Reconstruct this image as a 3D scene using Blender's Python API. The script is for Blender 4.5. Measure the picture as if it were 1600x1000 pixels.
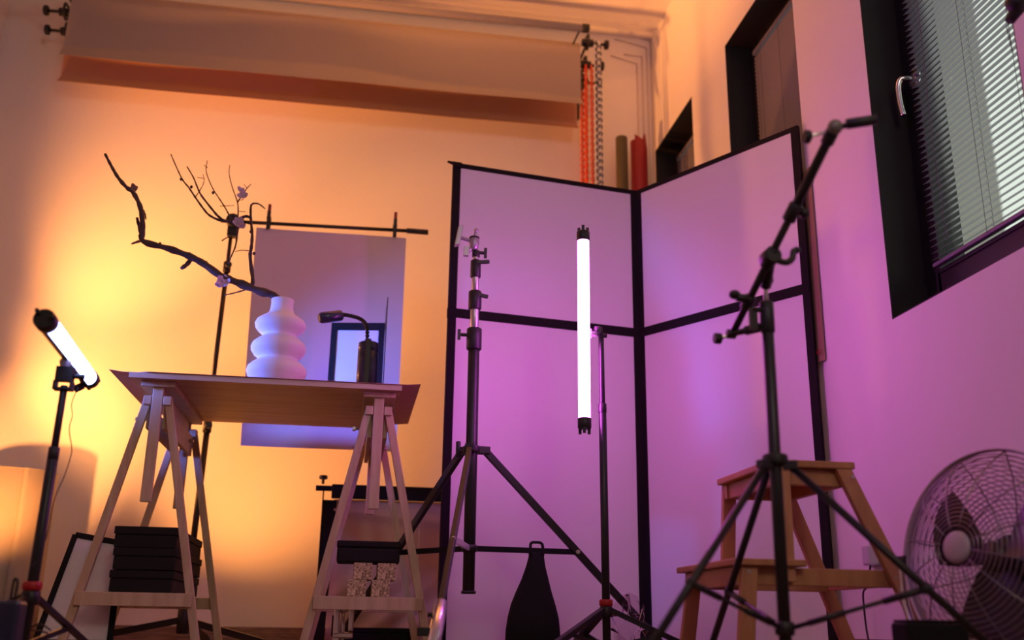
import bpy, math, random
from mathutils import Vector, Matrix
random.seed(7)
C = bpy.context.scene
for o in list(bpy.data.objects): bpy.data.objects.remove(o)
col = C.collection
V = Vector
# ------------------------------------------------------------------ camera
FPX, CH = 1555.6, 0.09
_y = V((537-800, 973-500, FPX)).normalized()
_h = V((1, .015, 0)).normalized()
_u = _h.cross(_y).normalized()
if _u[1] > 0: _u = -_u
_x = _y.cross(_u).normalized()
if _x[0] < 0: _x = -_x
ROT = Matrix((_x, _y, _u))              # image space -> room space
def ray(px, py): return ROT @ V((px-800, py-500, FPX))
CAMP = V((0, 0, CH))
def ay(px, py, y): d = ray(px, py); return CAMP + d*(y/d.y)      # a measured point at distance y into the room
def az(px, py, z): d = ray(px, py); return CAMP + d*((z-CH)/d.z) # at height z
def ax(px, py, x): d = ray(px, py); return CAMP + d*(x/d.x)
cd = bpy.data.cameras.new('camera'); cam = bpy.data.objects.new('camera', cd); col.objects.link(cam)
cd.lens = 35.0; cd.sensor_width = 36; cd.clip_start = .02
r_, d_, f_ = (ROT @ V((1,0,0)), ROT @ V((0,1,0)), ROT @ V((0,0,1)))
m = Matrix.Identity(4)
for i in range(3):
    m[i][0] = r_[i]; m[i][1] = -d_[i]; m[i][2] = -f_[i]; m[i][3] = CAMP[i]
cam.matrix_world = m
cd.dof.use_dof = True; cd.dof.focus_distance = 3.2; cd.dof.aperture_fstop = 1.8
C.camera = cam
# ------------------------------------------------------------------ view, sky, lamps
C.view_settings.view_transform = 'Standard'; C.view_settings.look = 'None'
C.view_settings.gamma = 1; C.view_settings.use_curve_mapping = False
C.view_settings.exposure = -0.05
w = bpy.data.worlds.new('World'); C.world = w; w.use_nodes = True
w.node_tree.nodes['Background'].inputs[0].default_value = (.86, .95, .84, 1)
w.node_tree.nodes['Background'].inputs[1].default_value = 1.0
def lamp(name, kind, loc, target, color, energy, size=.1, cone=90, blend=1.0):
    l = bpy.data.lights.new(name, kind); l.color = color; l.energy = energy
    if kind == 'SPOT': l.shadow_soft_size = size; l.spot_size = math.radians(cone); l.spot_blend = blend
    elif kind == 'AREA': l.shape = 'RECTANGLE'; l.size = size; l.size_y = size
    else: l.shadow_soft_size = size
    o = bpy.data.objects.new(name, l); col.objects.link(o); o.location = loc
    o.rotation_euler = (V(target)-V(loc)).to_track_quat('-Z', 'Y').to_euler()
    return o
OR = (1, .335, .075)
lamp('orange_wall_light', 'SPOT', (-1.88, 4.39, 1.02), (.30, 5.0, 1.90), OR, 170, .04, 110, 1.0)
lamp('orange_upper_fill', 'SPOT', (-1.88, 4.38, .90), (-.50, 5.0, 3.10), OR, 290, .04, 58, 1.0)  # added fill, brightens the upper left of the back wall
lamp('orange_corner_fill', 'SPOT', (-1.88, 4.39, .90), (.90, 5.0, 2.20), OR, 240, .04, 34, 1.0)  # added narrow beam, carries the orange to the far right end
lamp('orange_floor_fill', 'SPOT', (-.72, 4.38, .06), (-.30, 4.95, 1.35), OR, 75, .04, 96, 1.0)  # added fill without a fixture, evens the orange on the back wall
lamp('orange_roll_fill', 'SPOT', (-1.3, 2.4, .12), (-1.42, 4.45, .68), OR, 620, .04, 21, .9)  # added narrow spot for the rolled sheet and its shadow
lamp('orange_ceiling_fill', 'SPOT', (-1.75, 3.55, 1.90), (.45, 3.85, 3.44), OR, 760, .05, 48, 1.0)  # added unseen spot that only lifts the ceiling
bl_ = lamp('blue_side_light', 'AREA', (-1.28, 3.24, 1.02), (-.18, 3.82, .98), (.10, .18, 1), 6.5, .05)
bl_.data.size_y = .22; bl_.data.spread = math.radians(52)
lamp('blue_under_fill', 'SPOT', (-1.32, 3.72, .74), (-.15, 4.28, .78), (.11, .18, 1), 42, .05, 24, .7)  # extra blue spot, added for the card's lower edge under the table
lamp('neutral_room_light', 'AREA', (.8, -1.4, 2.5), (.2, 3.4, .9), (1, .90, .68), 18, .8)
mg_ = lamp('magenta_wall_fill', 'AREA', (-.9, -.6, 2.4), (1.6, 2.3, 1.7), (.5, .12, 1), 2.2, .6)  # unseen fill added to tint the right wall
mg_.data.spread = math.radians(70)
# ------------------------------------------------------------------ materials
def mat(name, c, rough=.5, metal=0, spec=.5, noise=0, nscale=8, bump=0, bscale=60, c2=None, stretch=(1,1,1), trans=0, coat=0):
    m = bpy.data.materials.new(name); m.use_nodes = True; n = m.node_tree.nodes; L = m.node_tree.links
    b = n['Principled BSDF']; b.inputs['Base Color'].default_value = (*c, 1)
    b.inputs['Roughness'].default_value = rough; b.inputs['Metallic'].default_value = metal
    b.inputs['Specular IOR Level'].default_value = spec
    b.inputs['Coat Weight'].default_value = coat
    tc = n.new('ShaderNodeTexCoord'); mp = n.new('ShaderNodeMapping'); L.new(tc.outputs['Object'], mp.inputs[0])
    mp.inputs['Scale'].default_value = stretch
    if c2 is not None:
        t = n.new('ShaderNodeTexNoise'); t.inputs['Scale'].default_value = nscale; t.inputs['Detail'].default_value = 5
        L.new(mp.outputs[0], t.inputs[0])
        r = n.new('ShaderNodeValToRGB'); r.color_ramp.elements[0].position = .35; r.color_ramp.elements[1].position = .65
        r.color_ramp.elements[0].color = (*c, 1); r.color_ramp.elements[1].color = (*c2, 1)
        L.new(t.outputs[0], r.inputs[0]); L.new(r.outputs[0], b.inputs['Base Color'])
    if bump:
        t = n.new('ShaderNodeTexNoise'); t.inputs['Scale'].default_value = bscale; t.inputs['Detail'].default_value = 4
        L.new(mp.outputs[0], t.inputs[0]); bp = n.new('ShaderNodeBump'); bp.inputs['Strength'].default_value = bump
        bp.inputs['Distance'].default_value = .002
        L.new(t.outputs[0], bp.inputs['Height']); L.new(bp.outputs[0], b.inputs['Normal'])
    if trans:
        b.inputs['Transmission Weight'].default_value = trans
    return m
def emis(name, c, s):
    m = bpy.data.materials.new(name); m.use_nodes = True; n = m.node_tree.nodes
    b = n['Principled BSDF']; b.inputs['Base Color'].default_value = (.8,.8,.8,1)
    b.inputs['Emission Color'].default_value = (*c, 1); b.inputs['Emission Strength'].default_value = s
    return m
WALL = mat('wall_paint', (.80,.78,.76), .75, bump=.15, bscale=90, spec=.3)
CEIL = mat('ceiling_paint', (.80,.78,.76), .85, bump=.1, bscale=60, spec=.2)
FLOOR = mat('floor_wood', (.16,.08,.05), .45, c2=(.28,.15,.09), nscale=6, stretch=(1,10,1), bump=.2)
BASEW = mat('baseboard_wood', (.15,.085,.06), .5, c2=(.30,.19,.14), nscale=5, stretch=(2,1,22), bump=.3, bscale=30)
BLACK = mat('black_plastic', (.012,.012,.012), .45)
BMET = mat('black_metal', (.008,.008,.008), .40, coat=.0)
BLKM = mat('matte_black', (.012,.011,.012), .8, bump=.2, spec=.2)
TAPE = mat('black_tape', (.010,.007,.009), .75, spec=.2, bump=.2, bscale=40)
CHROME = mat('chrome', (.75,.75,.75), .22, metal=1)
STEEL = mat('brushed_steel', (.55,.53,.5), .35, metal=1)
FWIRE = mat('fan_wire', (.30,.26,.30), .3, metal=1)
CLAMPM = mat('clamp_metal', (.42,.40,.42), .42, metal=.7)
SATIN = mat('satin_silver', (.7,.7,.7), .4, metal=.8)
WFRAME = mat('window_frame_black', (.010,.008,.009), .35)
REVEAL = mat('window_reveal_black', (.012,.009,.009), .6)
BLIND = mat('blind_slat', (.20,.19,.23), .4, metal=.2)
CORD = mat('blind_cord', (.12,.1,.14), .7)
PINE = mat('pine_wood', (.52,.37,.21), .55, c2=(.64,.49,.31), nscale=7, stretch=(6,6,.8), bump=.2, bscale=25)
PLY = mat('tabletop_wood', (.42,.22,.11), .5, c2=(.55,.31,.16), nscale=4, stretch=(.8,10,4), bump=.2)
PLYE = mat('tabletop_edge', (.60,.46,.32), .55, c2=(.70,.56,.41), nscale=6, stretch=(1,8,8))
BAMB = mat('stool_wood', (.42,.19,.075), .42, c2=(.52,.26,.11), nscale=5, stretch=(6,2,1.5), bump=.15)
CERAM = mat('vase_ceramic', (.78,.76,.74), .55, spec=.35, bump=.1, bscale=40)
BARK = mat('bark', (.035,.020,.018), .6, c2=(.075,.045,.04), nscale=30, bump=1, bscale=120)
PETAL = mat('petal', (.70,.55,.66), .6, c2=(.55,.35,.48), nscale=30)
PETALD = mat('petal_dark', (.28,.16,.17), .7)
PAPER = mat('backdrop_paper', (.36,.31,.28), .8, spec=.15)
PAPER2 = mat('backdrop_paper_beige', (.62,.36,.22), .8, spec=.15)
CARD = mat('pink_card', (.62,.52,.56), .45, spec=.35)
SHEETM = mat('table_sheet', (.55,.26,.22), .6)
WBOARD = mat('white_board', (.78,.74,.76), .42, spec=.5)
BBOARD = mat('pale_board', (.72,.70,.76), .5)
FOAMB = mat('black_foam', (.020,.017,.016), .85, bump=.4, bscale=160, spec=.2)
CHIP = mat('chipboard', (.22,.15,.07), .85, c2=(.80,.64,.36), nscale=150, bump=1, bscale=75)
ORCH = mat('orange_chain', (.85,.10,.03), .4)
BLCH = mat('white_chain', (.66,.68,.72), .4)
BLCH2 = mat('navy_chain', (.03,.05,.12), .4)
ROLLG = mat('olive_roll', (.09,.08,.04), .7)
ROLLR = mat('red_roll', (.36,.015,.02), .5)
REDP = mat('red_plastic', (.42,.01,.01), .45)
MAROON = mat('maroon_handle', (.25,.02,.03), .5)
FABR = mat('reflector_fabric', (.62,.42,.32), .5, spec=.4)
CABLE = mat('cable_rubber', (.03,.015,.03), .5)
SHLINE = mat('chain_shadow_line', (.50,.38,.33), .6)  # tone of the tubes that stand in for chain shadows
CARDB = mat('cardboard', (.27,.17,.10), .8, c2=(.32,.20,.12), nscale=5)
REDINK = mat('red_print', (.35,.03,.02), .7)
SHADE = mat('white_roll_sheet', (.80,.72,.60), .6)
WPLAS = mat('white_plastic', (.5,.48,.48), .4)
BLADE = mat('fan_blade', (.04,.02,.03), .35)
BADGE = mat('fan_badge', (.45,.38,.44), .4)
BUILD = mat('neighbour_render', (.30,.28,.26), .9)
NAVY = mat('navy_lamp_body', (.012,.018,.06), .35, coat=.3)
def glassm(name, tint=(1,1,1), fac=.08):
    m = bpy.data.materials.new(name); m.use_nodes = True; n = m.node_tree.nodes; L = m.node_tree.links
    n.remove(n['Principled BSDF']); out = n['Material Output']
    t = n.new('ShaderNodeBsdfTransparent'); t.inputs[0].default_value = (*tint, 1)
    g = n.new('ShaderNodeBsdfGlossy'); g.inputs['Roughness'].default_value = .03
    fr = n.new('ShaderNodeLayerWeight'); fr.inputs[0].default_value = .12; mx = n.new('ShaderNodeMixShader')
    L.new(fr.outputs[0], mx.inputs[0]); L.new(t.outputs[0], mx.inputs[1]); L.new(g.outputs[0], mx.inputs[2])
    L.new(mx.outputs[0], out.inputs[0]); return m
GLASS = glassm('window_glass'); CLEARP = glassm('clear_plastic', (.92,.86,.9))
TUBEM = emis('magenta_tube_glow', (.90, .10, .95), 49)
TUBEB = emis('blue_tube_glow', (.30, .36, 1), 9)
# ------------------------------------------------------------------ mesh helpers
class MB:
    def __init__(s): s.v = []; s.f = []; s.sm = []
    def add(s, vs, fs, smooth=False):
        k = len(s.v); s.v += [V(p) for p in vs]; s.f += [tuple(i+k for i in f) for f in fs]; s.sm += [smooth]*len(fs); return s
    def box(s, a, b, bev=0):
        x0,x1 = sorted((a[0],b[0])); y0,y1 = sorted((a[1],b[1])); z0,z1 = sorted((a[2],b[2]))
        return s.hexa([(x0,y0,z0),(x1,y0,z0),(x1,y1,z0),(x0,y1,z0),(x0,y0,z1),(x1,y0,z1),(x1,y1,z1),(x0,y1,z1)])
    def hexa(s, p):
        return s.add(p, [(0,3,2,1),(4,5,6,7),(0,1,5,4),(1,2,6,5),(2,3,7,6),(3,0,4,7)])
    def beam(s, a, b, wv, hv):          # bar from a to b, cross-section half vectors
        a=V(a); b=V(b); wv=V(wv); hv=V(hv)
        return s.hexa([a-wv-hv,a+wv-hv,a+wv+hv,a-wv+hv,b-wv-hv,b+wv-hv,b+wv+hv,b-wv+hv])
    def bar(s, a, b, w, h, up=(0,0,1)):
        a=V(a); b=V(b); d=(b-a).normalized(); u=V(up)
        if abs(d.dot(u))>.95: u=V((0,1,0))
        sd=d.cross(u).normalized()*w/2; hh=sd.cross(d).normalized()*h/2
        return s.beam(a,b,sd,hh)
    def tube(s, pts, r, n=10, cap=True):
        pts=[V(p) for p in pts]; 
        if not isinstance(r,(list,tuple)): r=[r]*len(pts)
        k=len(s.v); u=None
        for i,p in enumerate(pts):
            d=((pts[min(i+1,len(pts)-1)]-pts[max(i-1,0)])).normalized()
            if u is None: u=d.orthogonal().normalized()
            u=(u-d*u.dot(d)); u = u.normalized() if u.length>1e-6 else d.orthogonal().normalized()
            w_=d.cross(u)
            for j in range(n):
                a=2*math.pi*j/n; s.v.append(p+(u*math.cos(a)+w_*math.sin(a))*r[i])
        for i in range(len(pts)-1):
            for j in range(n):
                s.f.append((k+i*n+j,k+i*n+(j+1)%n,k+(i+1)*n+(j+1)%n,k+(i+1)*n+j)); s.sm.append(True)
        if cap:
            s.f.append(tuple(k+j for j in range(n))[::-1]); s.sm.append(False)
            e=k+(len(pts)-1)*n; s.f.append(tuple(e+j for j in range(n))); s.sm.append(False)
        return s
    def cyl(s, a, b, r, r2=None, n=16, bev=.15):
        r2 = r if r2 is None else r2; a=V(a); b=V(b); L=(b-a).length; c=min(bev*min(r,r2), L*.3); d=(b-a).normalized()*c
        return s.tube([a,a,a+d,b-d,b,b] if 0 else [a,a+d,b-d,b],[r-c,r,r2,r2-c],n)
    def lathe(s, o, axis, prof, n=32):
        o=V(o); ax_=V(axis).normalized(); u=ax_.orthogonal().normalized(); w_=ax_.cross(u); k=len(s.v)
        for (t,rr) in prof:
            for j in range(n):
                a=2*math.pi*j/n; s.v.append(o+ax_*t+(u*math.cos(a)+w_*math.sin(a))*max(rr,1e-4))
        for i in range(len(prof)-1):
            for j in range(n):
                s.f.append((k+i*n+j,k+i*n+(j+1)%n,k+(i+1)*n+(j+1)%n,k+(i+1)*n+j)); s.sm.append(True)
        return s
    def ball(s, c, r, n=12, sc=(1,1,1)):
        k=len(s.v); c=V(c); m_=n//2
        for i in range(m_+1):
            t=math.pi*i/m_
            for j in range(n):
                a=2*math.pi*j/n; s.v.append(c+V((math.sin(t)*math.cos(a)*r*sc[0],math.sin(t)*math.sin(a)*r*sc[1],math.cos(t)*r*sc[2])))
        for i in range(m_):
            for j in range(n): s.f.append((k+i*n+j,k+(i+1)*n+j,k+(i+1)*n+(j+1)%n,k+i*n+(j+1)%n)); s.sm.append(True)
        return s
    def grid(s, P, th=None, smooth=True):       # P rows of points; th thickness vector
        R=len(P); Q=len(P[0]); vs=[V(p) for row in P for p in row]; fs=[]
        for i in range(R-1):
            for j in range(Q-1): fs.append((i*Q+j,i*Q+j+1,(i+1)*Q+j+1,(i+1)*Q+j))
        if th is None: return s.add(vs,fs,smooth)
        th=V(th); n=R*Q; vs2=vs+[p+th for p in vs]; fs2=fs+[tuple(i+n for i in f[::-1]) for f in fs]
        loop=[j for j in range(Q)]+[i*Q+Q-1 for i in range(1,R)]+[(R-1)*Q+j for j in range(Q-2,-1,-1)]+[i*Q for i in range(R-2,0,-1)]
        s.add(vs,fs,smooth); s.add([p+th for p in vs],[f[::-1] for f in fs],smooth)
        ev=[];ef=[]                     # edge strip on its own vertices, so the sheet shades flat to its rim
        for a,b in zip(loop,loop[1:]+loop[:1]):
            k=len(ev); ev+=[vs[b],vs[a],vs[a]+th,vs[b]+th]; ef.append((k,k+1,k+2,k+3))
        return s.add(ev,ef,False)
    def build(s, name, m, parent=None, bevel=0, origin=None):
        root=parent; org=V((0,0,0))
        while root is not None and root.parent is not None: root=root.parent
        if root is not None: org=V(root.location)
        elif origin is not None: org=V(origin)
        me=bpy.data.meshes.new(name); me.from_pydata([tuple(p-org) for p in s.v],[],s.f); 
        me.polygons.foreach_set('use_smooth', s.sm); me.validate(); me.update()
        import bmesh as _b
        bm=_b.new(); bm.from_mesh(me); _b.ops.recalc_face_normals(bm, faces=bm.faces); bm.to_mesh(me); bm.free()
        me.materials.append(m); o=bpy.data.objects.new(name,me); col.objects.link(o)
        if parent is not None: o.parent=parent
        elif origin is not None: o.location=org
        if bevel:
            b=o.modifiers.new('Bevel','BEVEL'); b.width=bevel; b.segments=2; b.limit_method='ANGLE'; b.angle_limit=.6
        return o
def thing(name, loc, label, cat, group=None):
    o=bpy.data.objects.new(name,None); col.objects.link(o); o.location=loc; o.empty_display_size=.1
    return tag(o,label,cat,group)
def tag(o, label, cat, group=None):
    o['label']=label; o['category']=cat
    if group: o['group']=group
    return o
def struct(name, mb, m, bevel=0, parent=None):
    o=mb.build(name,m,parent,bevel)
    if parent is None: o['kind']='structure'
    return o
def smooth(pts, n=4):
    pts=[V(p) for p in pts]
    if len(pts)<3: return pts
    out=[]
    for i in range(len(pts)-1):
        p0=pts[max(i-1,0)];p1=pts[i];p2=pts[i+1];p3=pts[min(i+2,len(pts)-1)]
        for k in range(n):
            t=k/n; out.append(.5*((2*p1)+(p2-p0)*t+(2*p0-5*p1+4*p2-p3)*t*t+(3*p1-p0-3*p2+p3)*t**3))
    return out+[pts[-1]]
def rad(a,b,n): return [a+(b-a)*i/(n-1) for i in range(n)]
# ------------------------------------------------------------------ the room
XL, XR, YB, YF, ZC = -1.98, 1.60, 5.0, -2.6, 3.44
struct('floor', MB().box((XL-.2,YF-.2,-.1),(XR+.3,YB+.2,0)), FLOOR)
struct('ceiling', MB().box((XL-.2,YF-.2,ZC),(XR+.3,YB+.2,ZC+.1)), CEIL)
struct('wall_back', MB().box((XL-.2,YB,0),(XR+.3,YB+.2,ZC)), WALL)
struct('wall_left', MB().box((XL-.2,YF,0),(XL,YB,ZC)), WALL)
struct('wall_front', MB().box((XL-.2,YF-.2,0),(XR+.3,YF,ZC)), WALL)
WIN=[(1.985,2.69),(3.175,3.88),(4.35,4.985)]; Z0,Z1,XD=1.0,2.70,1.83
b=MB(); b.box((XR,YF,0),(XD,YB,Z0)); b.box((XR,YF,Z1),(XD,YB,ZC)); ys=YF
for (a,c) in WIN: b.box((XR,ys,Z0),(XD,a,Z1)); ys=c
b.box((XR,ys,Z0),(XD,YB,Z1)); struct('wall_right', b, WALL)
struct('baseboard_back', MB().box((XL,YB-.014,0),(XR,YB,.065)), BASEW, .002)
struct('baseboard_right', MB().box((XR-.014,YF,0),(XR,YB-.014,.065)), BASEW, .002)
struct('baseboard_left', MB().box((XL,YF,0),(XL+.014,YB-.014,.065)), BASEW, .002)
def slat_mesh(y0,y1,w_,tilt,th=.0006):
    P=[]; 
    for k in range(5):
        t=(k/4-.5); x=t*w_*math.cos(tilt); z=t*w_*math.sin(tilt)+ (.25-t*t)*w_*.16
        P.append([(x,y0,z),(x,y1,z)])
    return MB().grid(P,(0,0,th))
XG=1.725
for i,(a,c) in enumerate(WIN):
    n=i+1
    wf=MB(); t=.09; fw=.065
    # dark reveal lining
    rv=MB(); rv.box((XR+.0005,a,Z0),(XG,a+.004,Z1)); rv.box((XR+.0005,c-.004,Z0),(XG,c,Z1)); rv.box((XR+.0005,a+.004,Z1-.004),(XG,c-.004,Z1)); rv.box((XR+.0005,a+.004,Z0),(XG,c-.004,Z0+.004))
    fr=MB()
    for (p,q) in (((XG,a,Z0),(XG+t,a+fw,Z1)),((XG,c-fw-.02,Z0),(XG+t,c,Z1)),((XG,a+fw,Z1-fw-.02),(XG+t,c-fw,Z1)),((XG,a+fw,Z0),(XG+t,c-fw,Z0+.14))): fr.box(p,q)
    W=fr.build('window_%d'%n, WFRAME, None, .004); W['kind']='structure'
    rv.build('window_reveal', REVEAL, W)
    MB().box((XG+.05,a+fw,Z0+.14),(XG+.054,c-fw,Z1-fw)).build('pane', GLASS, W)
    # frame bead
    bd=MB(); y0,y1,z0,z1=a+fw,c-fw-.02,Z0+.14,Z1-fw-.02
    for (p,q) in (((XG-.006,y0,z0),(XG,y0+.008,z1)),((XG-.006,y1-.008,z0),(XG,y1,z1)),((XG-.006,y0,z0-.012),(XG,y1,z0)),((XG-.006,y0,z1),(XG,y1,z1+.012))): bd.box(p,q)
    bd.build('window_bead', WFRAME, W)
    # handle: rosette and bent lever on the far stile
    if i<2:
        hy=c-.075; hz=1.80 if i==0 else 1.80
        hd=MB(); hd.lathe((XG,hy,hz),(-1,0,0),[(0,.001),(.001,.030),(.009,.029),(.012,.020),(.012,.001)],24)
        p=[(XG-.008,hy,hz),(XG-.035,hy,hz),(XG-.052,hy+.006,hz-.004),(XG-.058,hy+.012,hz-.03),(XG-.056,hy+.014,hz-.08),(XG-.050,hy+.012,hz-.13)]
        hd.tube(smooth(p,5),.0095,12)
        hd.build('window_handle', CHROME, W)
    # venetian blind
    lab={0:'grey venetian blind in the near window with bright daylight through its right part',1:'closed grey venetian blind in the middle window above the right leaf of the folding panel',2:'venetian blind in the small visible corner window, tinted orange by the lamp'}[i]
    bl=thing('venetian_blind',(XG-.016,(a+c)/2,Z1-.08),lab,'blind','venetian blinds of the window wall')
    y0,y1=a+fw+.002,c-fw-.024; zt=Z1-.075; zb=Z0+.15
    MB().box((XG-.030,y0,zt-.022),(XG-.007,y1,zt)).build('head_rail', BLIND, bl, .002)
    MB().box((XG-.028,y0,zb-.006),(XG-.008,y1,zb+.006)).build('bottom_rail', BLIND, bl, .002)
    pitch=.021; tilt={0:21,1:-62,2:-62}[i]; k=0; z=zb+.02
    tm=math.radians(tilt)
    if i==0:
        sm=slat_mesh(y0,y1,.025,tm); first=None
        while z<zt-.03:
            if first is None:
                first=sm.build('slat',BLIND,None); first.parent=bl; o=first
            else: o=first.copy(); col.objects.link(o); o.parent=bl
            o.location=(-.002,-(a+c)/2,z-(Z1-.08)); z+=pitch
    else:
        sb=MB(); base=slat_mesh(y0,y1,.025,tm)
        while z<zt-.03:
            sb.add([p+V((XG-.018,0,z)) for p in base.v], base.f, True); z+=pitch
        sb.build('slats',BLIND,bl)['kind']='stuff'
    cm=MB()
    for yy in (y0+.07,y1-.045,(y0+y1)/2+.0):
        for xx in (-.030,-.006): cm.tube([(XG+xx,yy,zb),(XG+xx,yy,zt)],.0007,4)
    cm.build('ladder_cord',CORD,bl)['kind']='stuff'
    lp=[(XG-.033,y1-.09,zt),(XG-.034,y1-.092,1.9),(XG-.034,y1-.085,1.5),(XG-.034,y1-.10,1.32),(XG-.034,y1-.088,1.28),(XG-.034,y1-.095,1.26),(XG-.034,y1-.10,1.2)]
    MB().tube(smooth(lp),.0011,5).build('lift_cord',CORD,bl)
# neighbouring building seen past the blinds
nb=thing('neighbouring_building',(9,16,0),'plain grey rendered building seen through the blind slats of the near window','building')
def prism(pts,z0,z1):
    n=len(pts); return MB().add([(p[0],p[1],z0) for p in pts]+[(p[0],p[1],z1) for p in pts],[tuple(range(n))[::-1],tuple(range(n,2*n))]+[(i,(i+1)%n,(i+1)%n+n,i+n) for i in range(n)])
prism([(6,7.97),(12,17.2),(12,30),(6,30)],-6,9).build('wall',BUILD,nb)
prism([(5.9,7.95),(12.1,17.3),(12.1,30.1),(5.9,30.1)],9,9.25).build('roof_coping',BUILD,nb)
# ------------------------------------------------------------------ roller backdrop system on back wall
YR=4.7
rs=thing('backdrop_roller_system',(-.2,4.85,3.1),'three-tier chain-driven paper backdrop roller hung high on the orange back wall','backdrop')
xa,xb=-1.58,1.115
def paper(name, y, ztop, zbot, x0, x1, m, curl, r):
    P=[]; N=90; M=40
    for k in range(M+1):
        row=[]
        for j in range(N+1):
            u=j/N; x=x0+(x1-x0)*u; wob=.012*math.sin(u*9+1)+.008*math.sin(u*23)
            if k<7:
                a=math.pi*(.95-k/6*.95); yy=y-r+ (-math.cos(a)*r*-1)*0; yy=y+r-math.cos(math.pi-a)*0
                # wrap over the roll
                ang=math.pi*.5*(1-k/6); yy=y+r-r*math.cos(ang); zz=ztop-r+r*math.sin(ang)
            else:
                v=(k-6)/(M-6); zz=ztop-r-(ztop-r-zbot)*v; yy=y
                v0=.74+.05*math.sin(u*7+curl*60)+.022*math.sin(u*19+1)+.06*(u-.5)
                if v>v0:
                    q=(v-v0)/(1-v0); yy=y-curl*q*1.5; zz+=.010*q+wob*.1*q
                yy-=.004*math.sin(u*11+v*3)
            row.append((x,yy,zz))
        P.append(row)
    return MB().grid(P,(0,.0008,0)).build(name,m,rs)
paper('paper_sheet',YR-.02,3.185,2.75,xa+.02,xb-.02,PAPER,.03,.055)
paper('paper_sheet',4.86,3.02,2.70,xa-.03,xb+.0,PAPER2,.03,.045)
def roll(y,z,r,x0,x1,m,nm='paper_roll'): 
    return MB().cyl((x0,y,z),(x1,y,z),r,n=32,bev=.05).build(nm,m,rs)
roll(YR+.035,3.13,.052,xa+.02,xb-.02,PAPER); roll(4.905,2.972,.042,xa,xb,PAPER2); roll(4.80,3.01,.03,xa,xb,PAPER2)
PZ=ay(912,44,4.5).z
roll(4.50,PZ,.020,ay(0,-45,4.5).x,ay(912,50,4.5).x,mat('grey_tube',(.22,.2,.22),.5),'cross_tube')
pe=ay(912,50,4.5)
MB().cyl((pe.x-.01,4.5,PZ),(pe.x+.03,4.5,PZ),.024).build('tube_end_cap',BLACK,rs)
LEV=((4.735,ay(945,70,4.735).z,0),(4.80,ay(933,103,4.80).z,-.04),(4.87,ay(925,130,4.87).z,-.03))
def bracket(xw, sgn):
    MB().box((xw-.010,4.975,2.86),(xw+.010,4.9995,3.26)).build('wall_bracket',BLACK,rs,.003)
    MB().beam((xw-sgn*.09,4.50,PZ),(xw-sgn*.09,4.9995,3.19),(.004,0,0),(0,0,.004)).build('tube_arm',BLACK,rs)
    for y_,z,q_ in LEV: MB().box((xw-.006,y_-.01,z-.006),(xw+.006,4.975,z+.006)).build('roll_arm',BLACK,rs)
    for (y,z,dx) in LEV:
        h=MB(); h.tube(smooth([(xw,y+.02,z+.045),(xw,y-.035,z+.03),(xw,y-.04,z-.02),(xw,y,z-.040),(xw,y+.03,z-.02)],4),.007,8); h.build('hook',BLACK,rs)
        kb=MB(); x1=xw+sgn*(.10+dx*.3); kb.cyl((xw-sgn*.03,y,z),(xw+sgn*.035,y,z),.022); kb.cyl((xw,y,z),(x1,y,z),.008,n=10)
        kb.cyl((x1,y,z),(x1+sgn*.022,y,z),.027,n=20); kb.build('drive_knob',BLACK,rs)
bracket(xa-.035,-1); bracket(xb+.03,1)
def chain(px0,py0,px1,y,m,m2,dx):
    top=ay(px0,py0,y); z=top.z; x=top.x
    for s_ in (0,1):
        g=MB(); g2=MB(); k=0; zz=z
        while zz>1.3:
            xx=x+(s_-.5)*dx; P=[]
            for j in range(9):
                a=2*math.pi*j/8
                P.append((xx+math.sin(a)*.0085*(1 if k%2 else .5),y+math.sin(a)*.0085*(.5 if k%2 else 1),zz+math.cos(a)*.0125))
            (g if (k+s_)%2 else g2).tube(P,.0046,5,False); zz-=.0205; k+=1
        g.build('drive_chain',m,rs)['kind']='stuff'; g2.build('drive_chain',m2,rs)['kind']='stuff'
chain(920,105,925,4.735,ORCH,ORCH,.032); chain(934,68,936,4.70,BLCH,BLCH2,.020)
chain(912,132,915,4.90,ORCH,ORCH,.022)
# thin tubes standing in for chain shadows on the back wall beside the rollers
for pts,lab in (([(975,54),(1016,64),(1019,228),(1019,500)],'outermost of the four thin pale shadow lines bent around the back wall corner'),
            ([(960,61),(1010,75),(1014,228),(1014,500)],'second thin pale shadow line from the outside, running down beside the wall corner'),
            ([(975,85),(1003,89),(1006,204),(1006,500)],'third thin pale shadow line from the outside, turning down above the red roll'),
            ([(954,87),(995,100),(999,204),(999,500)],'innermost of the four thin pale shadow lines, nearest to the roller knobs')):
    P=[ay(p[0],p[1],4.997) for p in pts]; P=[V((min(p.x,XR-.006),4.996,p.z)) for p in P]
    tag(MB().tube([P[0],P[1],V((P[1].x,4.996,1.2))],.0028,6).build('chain_shadow_line',SHLINE,None,origin=P[1]),lab,'cable','thin shadow lines on the back wall')
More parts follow.
